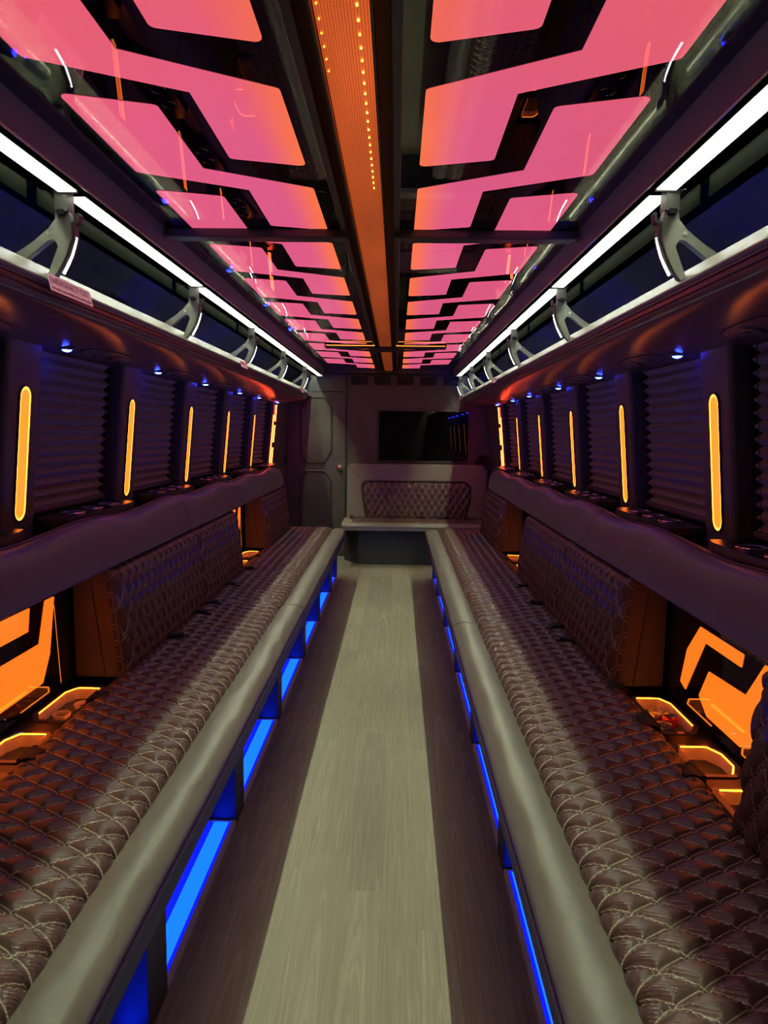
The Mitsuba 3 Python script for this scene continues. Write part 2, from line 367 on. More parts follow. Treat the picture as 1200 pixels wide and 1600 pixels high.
# ---------------------------------------------------------------- benches
FAR, NEAR = 6.58, -0.45
SEAM = {-1: 3.60, 1: 3.31}
MOD = [0.30 + 0.906 * k for k in range(8)]
for s in (-1, 1):
    side = SIDE[s]
    b = thing('bench', f'black base of the {side} bench with open blue-lit recesses at the floor', 'bench', 'bench bases along the aisle')
    part(b, 'back_panel', box(0.600, 0.615, NEAR, FAR - 0.03, 0.0, 0.365, s), 'base_paint', smooth=False)
    part(b, 'seat_deck', box(0.40, 1.099, NEAR, FAR - 0.03, 0.350, 0.405, s), 'vinyl_black', smooth=False)
    # openings seen from the aisle
    ops = [(1.59, 2.338), (2.466, 3.218), (3.333, 4.122), (4.251, 4.965), (5.07, 5.894), (6.04, 6.645)] if s < 0 else \
          [(1.33, 2.091), (2.22, 2.992), (3.12, 3.922), (4.05, 4.880), (5.01, 5.816), (5.95, 6.721)]
    ops = [(ops[0][0] - 0.13 - 0.77, ops[0][0] - 0.13)] + ops
    ops[-1] = (ops[-1][0], min(ops[-1][1], FAR - 0.06))
    edges = [NEAR] + [v for o in ops for v in o] + [FAR - 0.03]
    for q in range(0, len(edges), 2):
        part(b, 'divider', box(0.447, 0.60, edges[q], edges[q + 1], 0.0, 0.350, s, 0.004, 'z'), 'base_paint', smooth=35)
    for q, (ya, yb) in enumerate(ops):
        vis = q - 1
        lab = f'blue step light under the {side} bench, ' + ('partly outside the frame at the camera end' if q == 0 else f'{ORD[q]} from the camera end')
        t = thing('step_light', lab, 'light', 'blue step lights under the benches')
        y0, y1 = ya + 0.004, yb - 0.004
        part(t, 'frame', prism(sg.box(0.448, y0, 0.575, y1).difference(sg.box(0.460, y0 + 0.008, 0.545, y1 - 0.008)), 0.001, 0.016, 'z', s), 'frame_pale', smooth=False)
        part(t, 'lens', box(0.462, 0.545, y0 + 0.008, y1 - 0.008, 0.001, 0.011, s), 'lens_blue', smooth=False, emit=(0.003, 0.012, 1.0), weight=0.4)
        part(t, 'led_bar', box(0.472, 0.522, y0 + 0.01, y1 - 0.01, 0.011, 0.0135, s), 'lens_blue', smooth=False, emit=BLUE_STEP, weight=1.2)
    # rear shelf behind the seat with openings for the drink wells
    wells = [(2.15, 2.44), (1.87, 2.05), (1.61, 1.79), (5.08, 5.37), (4.78, 4.97)]
    def wellpoly(y0, y1, g=0.0):
        w = 0.115
        return rounded([(0.943, y0), (1.035, y0), (1.062, y0 + 0.05), (1.062, y1 - 0.05), (1.035, y1), (0.943, y1)], 0.012).buffer(g)
    shelf = sg.box(0.905, NEAR, 1.099, FAR - 0.1)
    for q in wells: shelf = shelf.difference(wellpoly(*q, 0.003))
    part(b, 'rear_shelf', prism(shelf, 0.428, 0.442, 'z', s), 'tray_black', smooth=False)
    names = ['long', 'middle', 'camera-end']
    for q, (ya, yb) in enumerate(wells):
        where = ['long one beside the near cushion', 'middle one of the near recess', 'at the camera end', 'long one of the far recess', 'short one of the far recess'][q]
        t = thing('drink_well', f'orange-lit drink well behind the {side} bench, {where}', 'drink well', 'lit drink wells behind the benches')
        wp = wellpoly(ya, yb)
        part(t, 'liner', cat(prism(ring_poly(wp, 0.004), 0.325, 0.44, 'z', s), prism(wp, 0.321, 0.325, 'z', s)), 'well_white', smooth=30)
        rim = wp.buffer(0.012)
        part(t, 'rim', prism(rim.difference(wp.buffer(-0.004)), 0.440, 0.446, 'z', s), 'acrylic_lit', smooth=30)
        pth = [(0.955, ya + 0.006), (1.032, ya + 0.006), (1.056, ya + 0.052), (1.056, yb - 0.052), (1.032, yb - 0.006), (0.955, yb - 0.006)]
        ln = sg.LineString(pth[2:] if q % 3 == 0 else pth[1:])
        L = np.array([ln.interpolate(d).coords[0] for d in np.linspace(0, ln.length, 40)])
        part(t, 'led_ring', tube(np.stack([s * L[:, 0], L[:, 1], np.full(40, 0.4462)], 1), 0.0030, 6), 'lens_orange', smooth=60, emit=WELL_RING, weight=0.8)
        part(t, 'added_fill_strip', tube([(s * 0.951, y, 0.430) for y in np.linspace(ya + 0.015, yb - 0.015, 6)], 0.0035, 6), 'lens_orange', smooth=60, emit=(9.0, 1.35, 0.09), weight=0.6)  # added out of sight on the aisle side to brighten the liner
    # glowing zigzag panels on the wall of each recess
    for q, (oy, lab) in enumerate(((0.0, 'near'), (2.95, 'far'))):
        t = thing('wall_light_panel', f'black panel with a glowing orange zigzag in the {lab} recess behind the {side} bench', 'light panel', 'orange zigzag panels behind the benches')
        part(t, 'acrylic_sheet', box(1.086, 1.099, 1.60 + oy, 2.425 + oy, 0.455, 0.85, s), 'acrylic_black', smooth=False)
        if s > 0:
            shp = [[(1.965, .757), (2.255, .757), (2.345, .655), (2.385, .53), (2.34, .515), (2.211, .716), (1.974, .716)],
                   [(2.235, .535), (2.175, .635), (1.94, .648), (1.85, .765), (1.66, .765), (1.66, .72), (1.76, .72), (1.86, .535), (1.95, .49), (2.17, .49)]]
        else:
            shp = [[(2.39, .79), (2.325, .79), (2.275, .655), (1.66, .655), (1.66, .515), (2.29, .515), (2.345, .60)],
                   [(2.225, .79), (2.21, .715), (1.66, .715), (1.66, .79)]]
        for pg in shp:
            pg = sa.translate(rounded(pg, 0.004), oy, 0)
            part(t, 'light_shape', prism(pg, 1.0835, 1.0862, 'x', s), 'acrylic_lit', smooth=False, emit=ORANGE_PANEL, weight=1.0)
        if s < 0: part(t, 'edge_led', tube([(s * 1.0855, 2.418 + oy - 0.10 * (z - .47), z) for z in (.47, .60, .76)], 0.0018, 6), 'lens_orange', emit=(0.5, 0.15, 0.015), weight=0.1)

    # seat cushions: quilted top, front bolster, skirt
    for c, (ya, yb) in enumerate(((SEAM[s] - 2.98, SEAM[s]), (SEAM[s], FAR))):
        t = thing('bench_cushion', f'{"far" if c else "near"} dark brown quilted seat cushion with smooth front bolster on the {side} bench', 'seat cushion', 'quilted seat cushions on the side benches')
        y0, y1 = ya + 0.004, yb - 0.004
        ends = (0.010, 0.055 if c else 0.010)
        # bolster
        prof = dense([(0.380, 0.436), (0.372, 0.446), (0.378, 0.457), (0.405, 0.470), (0.440, 0.474), (0.475, 0.468), (0.497, 0.452), (0.500, 0.43), (0.47, 0.41), (0.40, 0.41), (0.380, 0.420)], 4)
        ys = np.concatenate([[y0], y0 + ends[0] * (1 - np.cos(np.linspace(0.2, 1, 5) * math.pi / 2)), np.arange(y0 + 0.05, y1 - 0.08, 0.035), y1 - ends[1] * (1 - np.cos(np.linspace(1, 0.15, 7) * math.pi / 2)), [y1]])
        ys = np.unique(np.round(ys, 5))
        def bol(y, P):
            e0, e1 = max(0, 1 - (y - y0) / ends[0]), max(0, 1 - (y1 - y) / ends[1])
            k0, k1 = 1 - math.sqrt(max(0, 1 - e0 ** 2)), 1 - math.sqrt(max(0, 1 - e1 ** 2))
            w = meshkit.fbm(np.stack([P[:, 0] * 14, np.full(len(P), y * 5), P[:, 1] * 14 + 3 * s], 1), 3) - 0.5
            wr = meshkit.noise(np.stack([P[:, 0] * 6, np.full(len(P), y * 30 + c * 7), np.full(len(P), 1.0 + s)], 1)) - 0.5
            top = np.clip((P[:, 1] - 0.44) / 0.03, 0, 1)
            P[:, 1] += top * (0.010 * w + 0.0022 * wr) - top * 0.012 * k0 - top * (0.012 if not c else 0.02) * k1
            if c: P[:, 0] = 0.50 - (0.50 - P[:, 0]) * (1 - 0.55 * k1)
            P[:, 0] += 0.006 * (meshkit.noise(np.array([[y * 2.3, 1.7 + s, c]]))[0] - 0.5)
            return P
        part(t, 'bolster', sweep(prof, ys, s, bol), 'leather', smooth=50)
        yl = y1 - (0.05 if c else 0)
        part(t, 'piping', tube([(s * (0.3735 + 0.006 * (meshkit.noise(np.array([[y * 2.3, 1.7 + s, c]]))[0] - 0.5)), y, 0.4385) for y in np.arange(y0 + 0.01, yl, 0.05)], 0.0045, 6), 'leather_brown', smooth=60)
        part(t, 'seam_thread', tube([(s * (0.3712 + 0.006 * (meshkit.noise(np.array([[y * 2.3, 1.7 + s, c]]))[0] - 0.5)), y, 0.431) for y in np.arange(y0 + 0.01, yl, 0.05)], 0.0012, 5), 'thread_tan', smooth=60)
        part(t, 'skirt', prism([(0.377, 0.368), (0.395, 0.368), (0.395, 0.436), (0.376, 0.436)], y0, y1 - (0.03 if c else 0), 'y', s), 'vinyl_black', smooth=False)
        part(t, 'skirt_thread', tube([(s * 0.3758, y, 0.424) for y in np.arange(y0 + 0.01, yl, 0.2)], 0.0010, 5), 'thread_tan', smooth=60)
        # quilted top: profile arc from the groove up and over to the back edge
        pr = [(0.5015, 0.430), (0.5020, 0.448), (0.508, 0.459), (0.520, 0.467), (0.540, 0.472)] + [(a, 0.4735 + 0.002 * math.sin((a - 0.54) * 9)) for a in np.arange(0.56, 0.885, 0.02)] + [(0.890, 0.468), (0.902, 0.456), (0.906, 0.436)]
        ln = sg.LineString(pr)
        du = 0.0065
        L = np.array([ln.interpolate(d).coords[0] for d in np.linspace(0, ln.length, int(ln.length / du))])
        tg = np.gradient(L, axis=0); tg /= np.linalg.norm(tg, axis=1, keepdims=True)
        nr = np.stack([-tg[:, 1], tg[:, 0]], 1)
        arc = np.concatenate([[0], np.cumsum(np.linalg.norm(np.diff(L, axis=0), axis=1))])
        u = arc - arc[np.argmin(np.abs(L[:, 0] - 0.546))] + 0.546
        vy = [y0]
        while vy[-1] < y1: vy.append(vy[-1] + (0.0065 if vy[-1] < 3.5 else 0.010))
        vy = np.array(vy); vy[-1] = y1
        if len(vy) > 1 and vy[-2] >= y1 - 1e-4: vy = np.delete(vy, -2)
        V, Uu = np.meshgrid(vy, u, indexing='ij')
        hq = quilt_height(Uu - 0.546, V - 1.314, 0.0165)
        e = np.minimum(V - y0, y1 - V)
        fade = 1 - np.exp(-(e / 0.02))
        backfade = np.clip((ln.length - arc) / 0.02, 0, 1)[None, :] * np.clip(arc / 0.012, 0, 1)[None, :]
        hh = hq * fade * backfade - 0.022 * np.exp(-(e / 0.012))
        hh += 0.006 * (meshkit.fbm(np.stack([Uu * 6, V * 4, V * 0 + s], -1), 2) - 0.5) * backfade
        A = L[None, :, 0] + nr[None, :, 0] * hh; Z = L[None, :, 1] + nr[None, :, 1] * hh
        P = np.stack([s * A, V, Z], -1)
        m, uvs = grid(P, np.stack([Uu - 0.546, V - 1.314], -1))
        if m.face_normals[:, 2].mean() < 0: m.invert()
        part(t, 'quilted_top', m, 'leather_quilt', smooth=True, uv=uvs)
        part(t, 'core', box(0.503, 0.903, y0 + 0.012, y1 - 0.012, 0.406, 0.440, s), 'vinyl_black', smooth=False)

# ---------------------------------------------------------------- quilted back cushions
def back_cushion(s, y0, y1, lab, near_side=True):
    t = thing('back_cushion', lab, 'back cushion', 'quilted back cushions of the side benches')
    z0, z1 = 0.468, 0.868
    def front(z): return 0.886 + (0.932 - 0.886) * (z - z0) / (z1 - z0)
    prof = [(front(z0) + 0.02, z0 - 0.008), (front(z0) + 0.004, z0 + 0.012), (front(0.6) + 0.006, 0.6), (front(z1) + 0.006, z1 - 0.02), (front(z1) + 0.02, z1), (1.075, z1), (1.075, z0 - 0.008)]
    part(t, 'body', prism(rounded(prof, 0.012), y0 + 0.004, y1 - 0.004, 'y', s), 'leather_brown', smooth=35)
    w = prism(rounded([(front(z0) + 0.085, z0), (1.07, z0), (1.07, z1 - 0.01), (front(z1) + 0.085, z1 - 0.01)], 0.01), y0 - 0.0012, y0 + 0.006, 'y', s)
    part(t, 'side_panel', w, 'leather_perforated', smooth=False, label='finely perforated side panel')
    pts = sg.LineString([(front(z0) + 0.083, z0), (front(z1) + 0.083, z1 - 0.012)])
    part(t, 'welt', tube([(s * p[0], y0 + 0.0015, p[1]) for p in pts.coords], 0.004, 6), 'leather_brown', smooth=60)
    # quilted face
    zs = np.linspace(z0 - 0.004, z1 - 0.002, int((z1 - z0) / 0.0075)); vy = np.arange(y0, y1 + 0.001, 0.0075 if y0 < 4 else 0.011); vy[-1] = y1
    V, Zg = np.meshgrid(vy, zs, indexing='ij')
    uu, vv = Zg - 0.50, V - y0 - 0.02
    hq = quilt_height(uu, vv, 0.020)
    ez, ey = np.minimum(Zg - zs[0], zs[-1] - Zg), np.minimum(V - y0, y1 - V)
    bulge = 0.014 * (1 - np.exp(-ez / 0.03)) * (1 - np.exp(-ey / 0.03))
    roll = 0.022 * (np.exp(-ez / 0.007) + np.exp(-ey / 0.007))
    hh = hq * np.clip(ez / 0.02, 0, 1) * np.clip(ey / 0.02, 0, 1) + bulge - np.minimum(roll, 0.022)
    P = np.stack([s * (front(Zg) + 0.004 - hh), V, Zg], -1)
    m, uvs = grid(P, np.stack([uu, vv], -1))
    if m.face_normals[:, 0].mean() * s > 0: m.invert()
    part(t, 'quilted_face', m, 'leather_quilt', smooth=True, uv=uvs)

for s in (-1, 1):
    sd = SIDE[s]
    sp = 3.585 if s < 0 else 3.36
    back_cushion(s, 0.55, 1.56, f'quilted back cushion of the {sd} bench at the camera end, cut by the frame')
    back_cushion(s, 2.51, sp - 0.003, f'{sd} quilted back cushion between the lit recesses, nearer the camera of the two')
    back_cushion(s, sp + 0.003, 4.48, f'{sd} quilted back cushion between the lit recesses, farther from the camera of the two')
    back_cushion(s, 5.44, 6.46, f'quilted back cushion at the rear end of the {sd} bench')
    # padded head rolls
    seam = 3.47 if s < 0 else 3.07
    for c, (ya, yb) in enumerate(((NEAR, seam), (seam, 6.44))):
        t = thing('head_roll', f'{"rear" if c else "camera-end"} length of padded dark leather head roll above the {sd} back cushions', 'head roll', 'padded head rolls along the walls')
        prof = dense([(0.926, 0.872), (0.922, 0.90), (0.930, 0.955), (0.943, 1.005), (0.962, 1.030), (0.990, 1.040), (1.02, 1.036), (1.06, 1.02), (1.095, 1.00), (1.097, 0.93), (1.095, 0.872), (1.0, 0.866)], 4)
        ys = np.unique(np.concatenate([[ya, ya + 0.004, ya + 0.012, ya + 0.03], np.arange(ya + 0.06, yb - 0.08, 0.06), [yb - 0.07, yb - 0.05, yb - 0.03, yb - 0.015, yb - 0.005, yb]]))
        def hr(y, P, ya=ya, yb=yb, c=c):
            e0 = math.exp(-(y - ya) / 0.010) if c else 0
            e1 = math.exp(-(yb - y) / (0.025 if c else 0.010))
            f = np.clip((1.0 - P[:, 0]) / 0.07, 0, 1)
            P[:, 0] += f * 0.012 * (e0 + e1)
            P[:, 1] -= np.clip((P[:, 1] - 0.9) / 0.13, 0, 1) * ((0.03 if c else 0.006) * e1 + 0.006 * e0)
            P[:, 1] += np.clip((P[:, 1] - 0.98) / 0.05, 0, 1) * 0.010 * math.sin((y - 2.2) * 6.92)
            P[:, 0] += f * 0.004 * (meshkit.noise(np.array([[y * 3, s, c]]))[0] - 0.5)
            return P
        part(t, 'pad', sweep(prof, ys, s, hr), 'leather', smooth=50)
        part(t, 'piping', tube([(s * 0.998, y, 1.0425 + 0.010 * math.sin((y - 2.2) * 6.92)) for y in np.arange(ya + 0.01, yb - 0.05, 0.05)], 0.0035, 6), 'leather_brown', smooth=60)

# ---------------------------------------------------------------- overhead racks
BRS = {-1: [-0.45, 0.70, 1.85, 3.00, 4.17, 5.33, 6.55], 1: [-0.49, 0.66, 1.81, 2.96, 4.12, 5.25, 6.40, 7.52]}
RACK_END = {-1: 7.10, 1: 7.74}
for s in (-1, 1):
    sd = SIDE[s]
    ye = RACK_END[s]
    t = thing('overhead_rack', f'overhead parcel rack along the {sd} wall with a rolled front lip', 'overhead rack', 'overhead racks')
    lip = dense([(0.786, 1.727), (0.780, 1.731), (0.7785, 1.737), (0.783, 1.745), (0.792, 1.757), (0.801, 1.7695), (0.808, 1.777), (0.820, 1.780), (0.836, 1.774), (0.846, 1.760), (0.846, 1.738), (0.81, 1.722)], 3)
    part(t, 'lip', sweep(lip, [Y0, ye - 0.02, ye - 0.006, ye], s, lambda y, P: (P if y < ye - 0.01 else (P - P.mean(0)) * (0.97 if y < ye - 0.003 else 0.85) + P.mean(0))), 'vinyl_lip', smooth=60)
    fas = [(0.7865, 1.732), (0.7865, 1.7235), (0.793, 1.7215), (0.793, 1.7185), (0.7885, 1.717), (0.791, 1.7095), (0.7985, 1.7075), (0.7985, 1.704), (0.7955, 1.7025), (0.799, 1.6965), (0.806, 1.695), (0.8065, 1.691), (0.8055, 1.6895), (0.815, 1.683), (0.860, 1.6715), (0.930, 1.6595), (0.962, 1.6535), (0.9625, 1.6565), (0.9655, 1.6565), (0.966, 1.6525), (1.02, 1.6435), (1.072, 1.634), (1.185, 1.634), (1.185, 1.66), (1.06, 1.68), (0.95, 1.70), (0.84, 1.738)]
    part(t, 'underside', prism(fas, Y0, ye, 'y', s), 'vinyl_gloss', smooth=22)
    part(t, 'lining', prism([(0.832, 1.745), (0.84, 1.742), (0.95, 1.704), (1.06, 1.686), (1.13, 1.70), (1.10, 1.83), (1.03, 1.93), (0.90, 1.995), (0.825, 2.005), (0.825, 2.012), (0.905, 2.004), (1.04, 1.940), (1.112, 1.835), (1.146, 1.69), (1.06, 1.672), (0.83, 1.735)], Y0, Y1, 'y', s), 'rack_lining', smooth=30)
    part(t, 'header_trim', prism(rounded([(0.838, 1.982), (0.90, 1.958), (0.915, 1.978), (0.90, 2.0), (0.838, 2.006)], 0.005), Y0, Y1, 'y', s), 'slot_black', smooth=30)
    part(t, 'end_cap', prism(sg.Polygon([(0.789, 1.737), (0.797, 1.711), (0.820, 1.694), (0.930, 1.6635), (1.072, 1.634), (1.18, 1.634), (1.18, 1.70), (0.95, 1.70), (0.84, 1.765), (0.8, 1.768), (0.784, 1.755)]), ye, ye + 0.012, 'y', s), 'vinyl_rack', smooth=False)
    # reading-light consoles and blue dots beneath
    def under(a): return float(np.interp(a, [0.93, 1.02, 1.072], [1.6595, 1.6435, 1.634]))
    slope = math.degrees(math.atan2(1.6595 - 1.634, 1.072 - 0.93))
    for k in range(6):
        yc = 1.82 + 0.9075 * k
        w = f'{ORD[k]} from the camera end' if k else 'nearest the camera'
        c = thing('reading_light_console', f'oval reading light and vent console under the {sd} rack, {w}', 'console', 'oval consoles under the racks')
        a0 = 1.005
        def lay(m):
            m = m.copy(); m.apply_transform(trimesh.transformations.rotation_matrix(math.radians(slope), [0, 1, 0]))
            v = m.vertices; m.vertices = np.stack([s * (v[:, 0] + a0), v[:, 1] + yc, v[:, 2] + under(a0)], 1)
            if s < 0: m.invert()
            return m
        oval = sa.scale(sg.Point(0, 0).buffer(1, quad_segs=12), 0.048, 0.205)
        ex = lambda p, z0, z1: place(trimesh.creation.extrude_polygon(p, z1 - z0, engine='earcut'), (0, 0, z0))
        part(c, 'plate', lay(ex(oval, -0.004, 0.002)), 'vinyl_rack')
        part(c, 'shadow_gap', lay(ex(oval.buffer(0.005).difference(oval), -0.0018, 0.001)), 'black')
        for dy, r in ((-0.075, 0.030), (0.06, 0.034)):
            nz = part(c, 'nozzle', lay(place(lathe([(r * .45, -0.004), (r * .6, -0.012), (r * .9, -0.011), (r, -0.003), (r * .9, 0.0), (r * .45, 0.0), (r * .45, -0.004)], 20), (0, dy, 0))), 'vinyl_rack', smooth=30)
            part(nz, 'lens', lay(place(lathe([(0, -0.007), (r * .45, -0.004), (0, -0.003)], 16), (0, dy, 0))), 'black', smooth=30)
    for k, yb in enumerate([2.45, 3.385, 4.22, 5.14, 5.86, 6.76]):
        d = thing('courtesy_light', f'small blue courtesy light under the {sd} rack, {"nearest the camera" if k == 0 else ORD[k] + " from the camera"}', 'light', 'blue courtesy lights under the racks')
        a0 = 1.035
        bez = place(trimesh.creation.revolve([(0.012, -0.002), (0.02, -0.006), (0.026, -0.004), (0.03, 0.002), (0.012, 0.002), (0.012, -0.002)], sections=20), (s * a0, yb, under(a0)))
        part(d, 'bezel', bez, 'trim_dark', smooth=30)
        ln = trimesh.creation.icosphere(2, 0.014); ln.apply_scale([1.2, 1.2, 0.7]); ln.apply_translation([s * a0, yb, under(a0) - 0.004])
        part(d, 'lens', ln, 'lens_blue', smooth=True, emit=BLUE_DOT, weight=0.9)

    # brackets
    for k, yk in enumerate(BRS[s]):
        if k < 2: continue
        g = thing('rack_bracket', f'grey forked bracket of the {sd} rack with white-lit inner edge, {"nearest the camera" if k == 2 else ORD[k - 2] + " from the camera"}', 'bracket', 'forked rack brackets')
        hole = rounded([(0.766, 1.826), (0.774, 1.842), (0.788, 1.841), (0.846, 1.797), (0.840, 1.770), (0.795, 1.755)], 0.008)
        outl = [(0.736, 1.912), (0.768, 1.912), (0.772, 1.890), (0.790, 1.868), (0.830, 1.836), (0.880, 1.804), (0.96, 1.778), (1.03, 1.765), (1.03, 1.735), (0.90, 1.750), (0.782, 1.748), (0.768, 1.764), (0.745, 1.806), (0.731, 1.845), (0.731, 1.885)]
        rear_gap = rounded([(0.855, 1.792), (0.96, 1.752), (1.02, 1.742), (1.02, 1.70), (0.84, 1.70), (0.848, 1.775)], 0.008)
        part(g, 'arm', prism(rounded(outl, 0.005).difference(hole).difference(rear_gap), yk - 0.011, yk + 0.011, 'y', s), 'bracket_plastic', smooth=35)
        part(g, 'clip', box(0.735, 0.767, yk - 0.020, yk + 0.020, 1.908, 1.958, s, 0.004), 'bracket_plastic', smooth=35)
        part(g, 'hanger', box(0.735, 0.778, yk - 0.018, yk + 0.018, 1.956, 2.004, s, 0.004), 'bracket_plastic', smooth=35)
        part(g, 'latch', box(0.742, 0.761, yk - 0.024, yk - 0.011, 1.900, 1.912, s, 0.003), 'black', smooth=35)
        part(g, 'bolt', place(trimesh.creation.cylinder(0.005, 0.004, sections=12), (s * 0.786, yk - 0.0125, 1.856), (90, [1, 0, 0])), 'metal_dull', smooth=35)
        part(g, 'edge_trim', prism(sg.LineString([(0.716, 1.905), (0.718, 1.888), (0.7285, 1.884), (0.7275, 1.845), (0.741, 1.805), (0.764, 1.764)]).buffer(0.0035), yk - 0.004, yk + 0.020, 'y', s), 'trim_dark', smooth=35)
        led = np.array([(0.7262, 1.850), (0.7300, 1.832), (0.7385, 1.806), (0.7480, 1.785), (0.7570, 1.769), (0.762, 1.760)]) - [0.0025, 0]
        part(g, 'led_edge', tube([(s * a, yk + 0.002, z) for a, z in led], 0.0036, 6), 'lens_white', smooth=60, emit=BRACKET_LED, weight=0.5)
        pk = thing('rack_puck_light', f'small blue puck light inside the {sd} rack beside the {"nearest bracket" if k == 2 else ORD[k - 2] + " bracket from the camera"}', 'light', 'blue puck lights inside the racks')
        part(pk, 'base', place(trimesh.creation.cylinder(0.022, 0.012, sections=18), (s * 0.872, yk + 0.05, 1.741)), 'trim_dark', smooth=35)
        dm = trimesh.creation.icosphere(2, 0.016); dm.apply_scale([1, 1, 0.7]); dm.apply_translation([s * 0.875, yk + 0.05, 1.75])
        part(pk, 'dome', dm, 'lens_blue', smooth=True, emit=RACK_BLUE, weight=0.6)

    # white strip lights between the brackets
    ends = [Y0 + 0.02] + BRS[s] + ([7.70] if s < 0 else [])
    for k in range(len(ends) - 1):
        ya, yb = ends[k] + 0.026, ends[k + 1] - 0.026
        if yb < 0.2: continue
        lab = ['white strip light over the {} rack, behind the nearest stretch', 'white strip light over the {} rack, the stretch cut by the frame', 'white strip light over the {} rack, first whole stretch from the camera'] + [f'white strip light over the {{}} rack, {ORD[j]} whole stretch from the camera' for j in range(1, 7)]
        q = thing('strip_light', lab[min(k, len(lab) - 1)].format(sd), 'light', 'white strip lights over the racks')
        part(q, 'housing', cat(box(0.704, 0.835, ya, yb, 1.990, 2.004, s), box(0.704, 0.795, ya, yb, 1.957, 1.990, s), box(0.760, 0.795, ya, yb, 1.9555, 1.957, s), box(0.832, 0.835, ya, yb, 1.936, 1.990, s)), 'slot_black', smooth=False)  # slot and baffles added to cut the beam to shape
        part(q, 'diffuser', box(0.708, 0.756, ya, yb, 1.9525, 1.957, s, 0.002), 'lens_white', smooth=False, emit=WHITE_FACE, weight=1.0)
        m = trimesh.Trimesh([[s * 0.806, ya, 1.989], [s * 0.816, ya, 1.989], [s * 0.816, yb, 1.989], [s * 0.806, yb, 1.989]], [[0, 2, 1], [0, 3, 2]] if s > 0 else [[0, 1, 2], [0, 2, 3]], process=False)
        part(q, 'added_downlight', m, 'lens_white', smooth=False, emit=ADDED_SLOT, weight=3.0)  # added emitter hidden in the slot, gives the sharp beam on floor and seats
        part(q, 'end_clip', box(0.706, 0.758, yb, yb + 0.006, 1.950, 1.99, s), 'bracket_plastic', smooth=False)
    # rail between ceiling and strip
    rl = put(f'trim_{1 if s < 0 else 2}', prism([(0.676, 2.034), (0.683, 2.018), (0.694, 1.972), (0.6985, 1.965), (0.703, 1.968), (0.7035, 2.03), (0.72, 2.06), (0.69, 2.06)], Y0, Y1, 'y', s), 'vinyl_ribbed', kind='structure', smooth=20)
    part(rl, 'piping', tube([(s * 0.6965, y, 1.9665) for y in (Y0, 3, Y1)], 0.0035, 6), 'metal_dull', smooth=60)
    # speakers on the rack's back
    for k, yk in enumerate([2.98, 5.0]):
        sp = thing('rack_speaker', f'round speaker in the {sd} overhead rack, {"nearer" if k == 0 else "farther from"} the camera', 'speaker', 'speakers inside the racks')
        def face(m):
            m = m.copy(); m.apply_transform(trimesh.transformations.rotation_matrix(math.radians(-62), [0, 1, 0]))
            v = m.vertices; m.vertices = np.stack([s * (v[:, 0] + 1.045), v[:, 1] + yk, v[:, 2] + 1.875], 1)
            if s < 0: m.invert()
            return m
        part(sp, 'ring', face(lathe([(0.066, 0.0), (0.068, 0.014), (0.078, 0.018), (0.088, 0.010), (0.09, 0.0), (0.066, 0.0)], 32)), 'trim_dark', smooth=35)
        part(sp, 'grille', face(lathe([(0, 0.012), (0.03, 0.011), (0.067, 0.006), (0.067, 0.0), (0, 0.0)], 32)), 'black', smooth=35)

# stickers on the rack lips
def sticker(s, y0, y1, a, z0, z1, lab, small):
    t = thing('exit_sticker', lab, 'sticker', 'pink stickers on the rack fronts')
    tilt = -0.010
    def warp(m, d):
        v = m.vertices.copy()
        zz = v[:, 1]; yy = v[:, 0]
        f = (zz - z0) / (z1 - z0)
        m.vertices = np.stack([s * (a + tilt * (1 - f) - d - v[:, 2]), yy, zz], 1)
        return fix(m.vertices, m.faces)
    m = trimesh.creation.extrude_polygon(sg.box(y0, z0, y1, z1), 0.0012, engine='earcut')
    part(t, 'film', warp(m, 0.0), 'sticker', smooth=False)
    W = y1 - y0
    lines = [('EMERGENCY EXIT', 0.52, 0.36)] + ([('LIFT HANDLE, PUSH WINDOW OUTWARD TO OPEN', 0.14, 0.135)] if not small else [])
    for k, (txt, zf, hf) in enumerate(lines):
        g = meshkit.text_mesh(txt, 1.0, 0.05)
        b = g.bounds; sc = W * 0.92 / (b[1][0] - b[0][0])
        v = g.vertices
        x = (v[:, 0] - b[0][0]) * sc
        if s > 0: x = W * 0.92 - x                      # read from the aisle
        g.vertices = np.stack([y0 + W * 0.04 + x, z0 + (z1 - z0) * zf + (v[:, 1]) * (z1 - z0) * hf, v[:, 2] * 0.01], 1)
        part(t, 'lettering', warp(g, 0.0012), 'sticker_ink', smooth=False)
sticker(-1, 1.785, 2.030, 0.7725, 1.708, 1.750, 'large pink EMERGENCY EXIT sticker on the left rack front', False)
sticker(-1, 3.95, 4.12, 0.7725, 1.715, 1.752, 'pink sticker halfway along the left rack front', True)
sticker(-1, 6.42, 6.60, 0.7725, 1.715, 1.755, 'pink sticker near the rear end of the left rack', True)
sticker(1, 4.90, 5.05, 0.7725, 1.715, 1.755, 'pink sticker far along the right rack front, the nearer of the two there', True)
sticker(1, 7.42, 7.60, 0.7725, 1.715, 1.755, 'pink sticker at the rear end of the right rack', True)

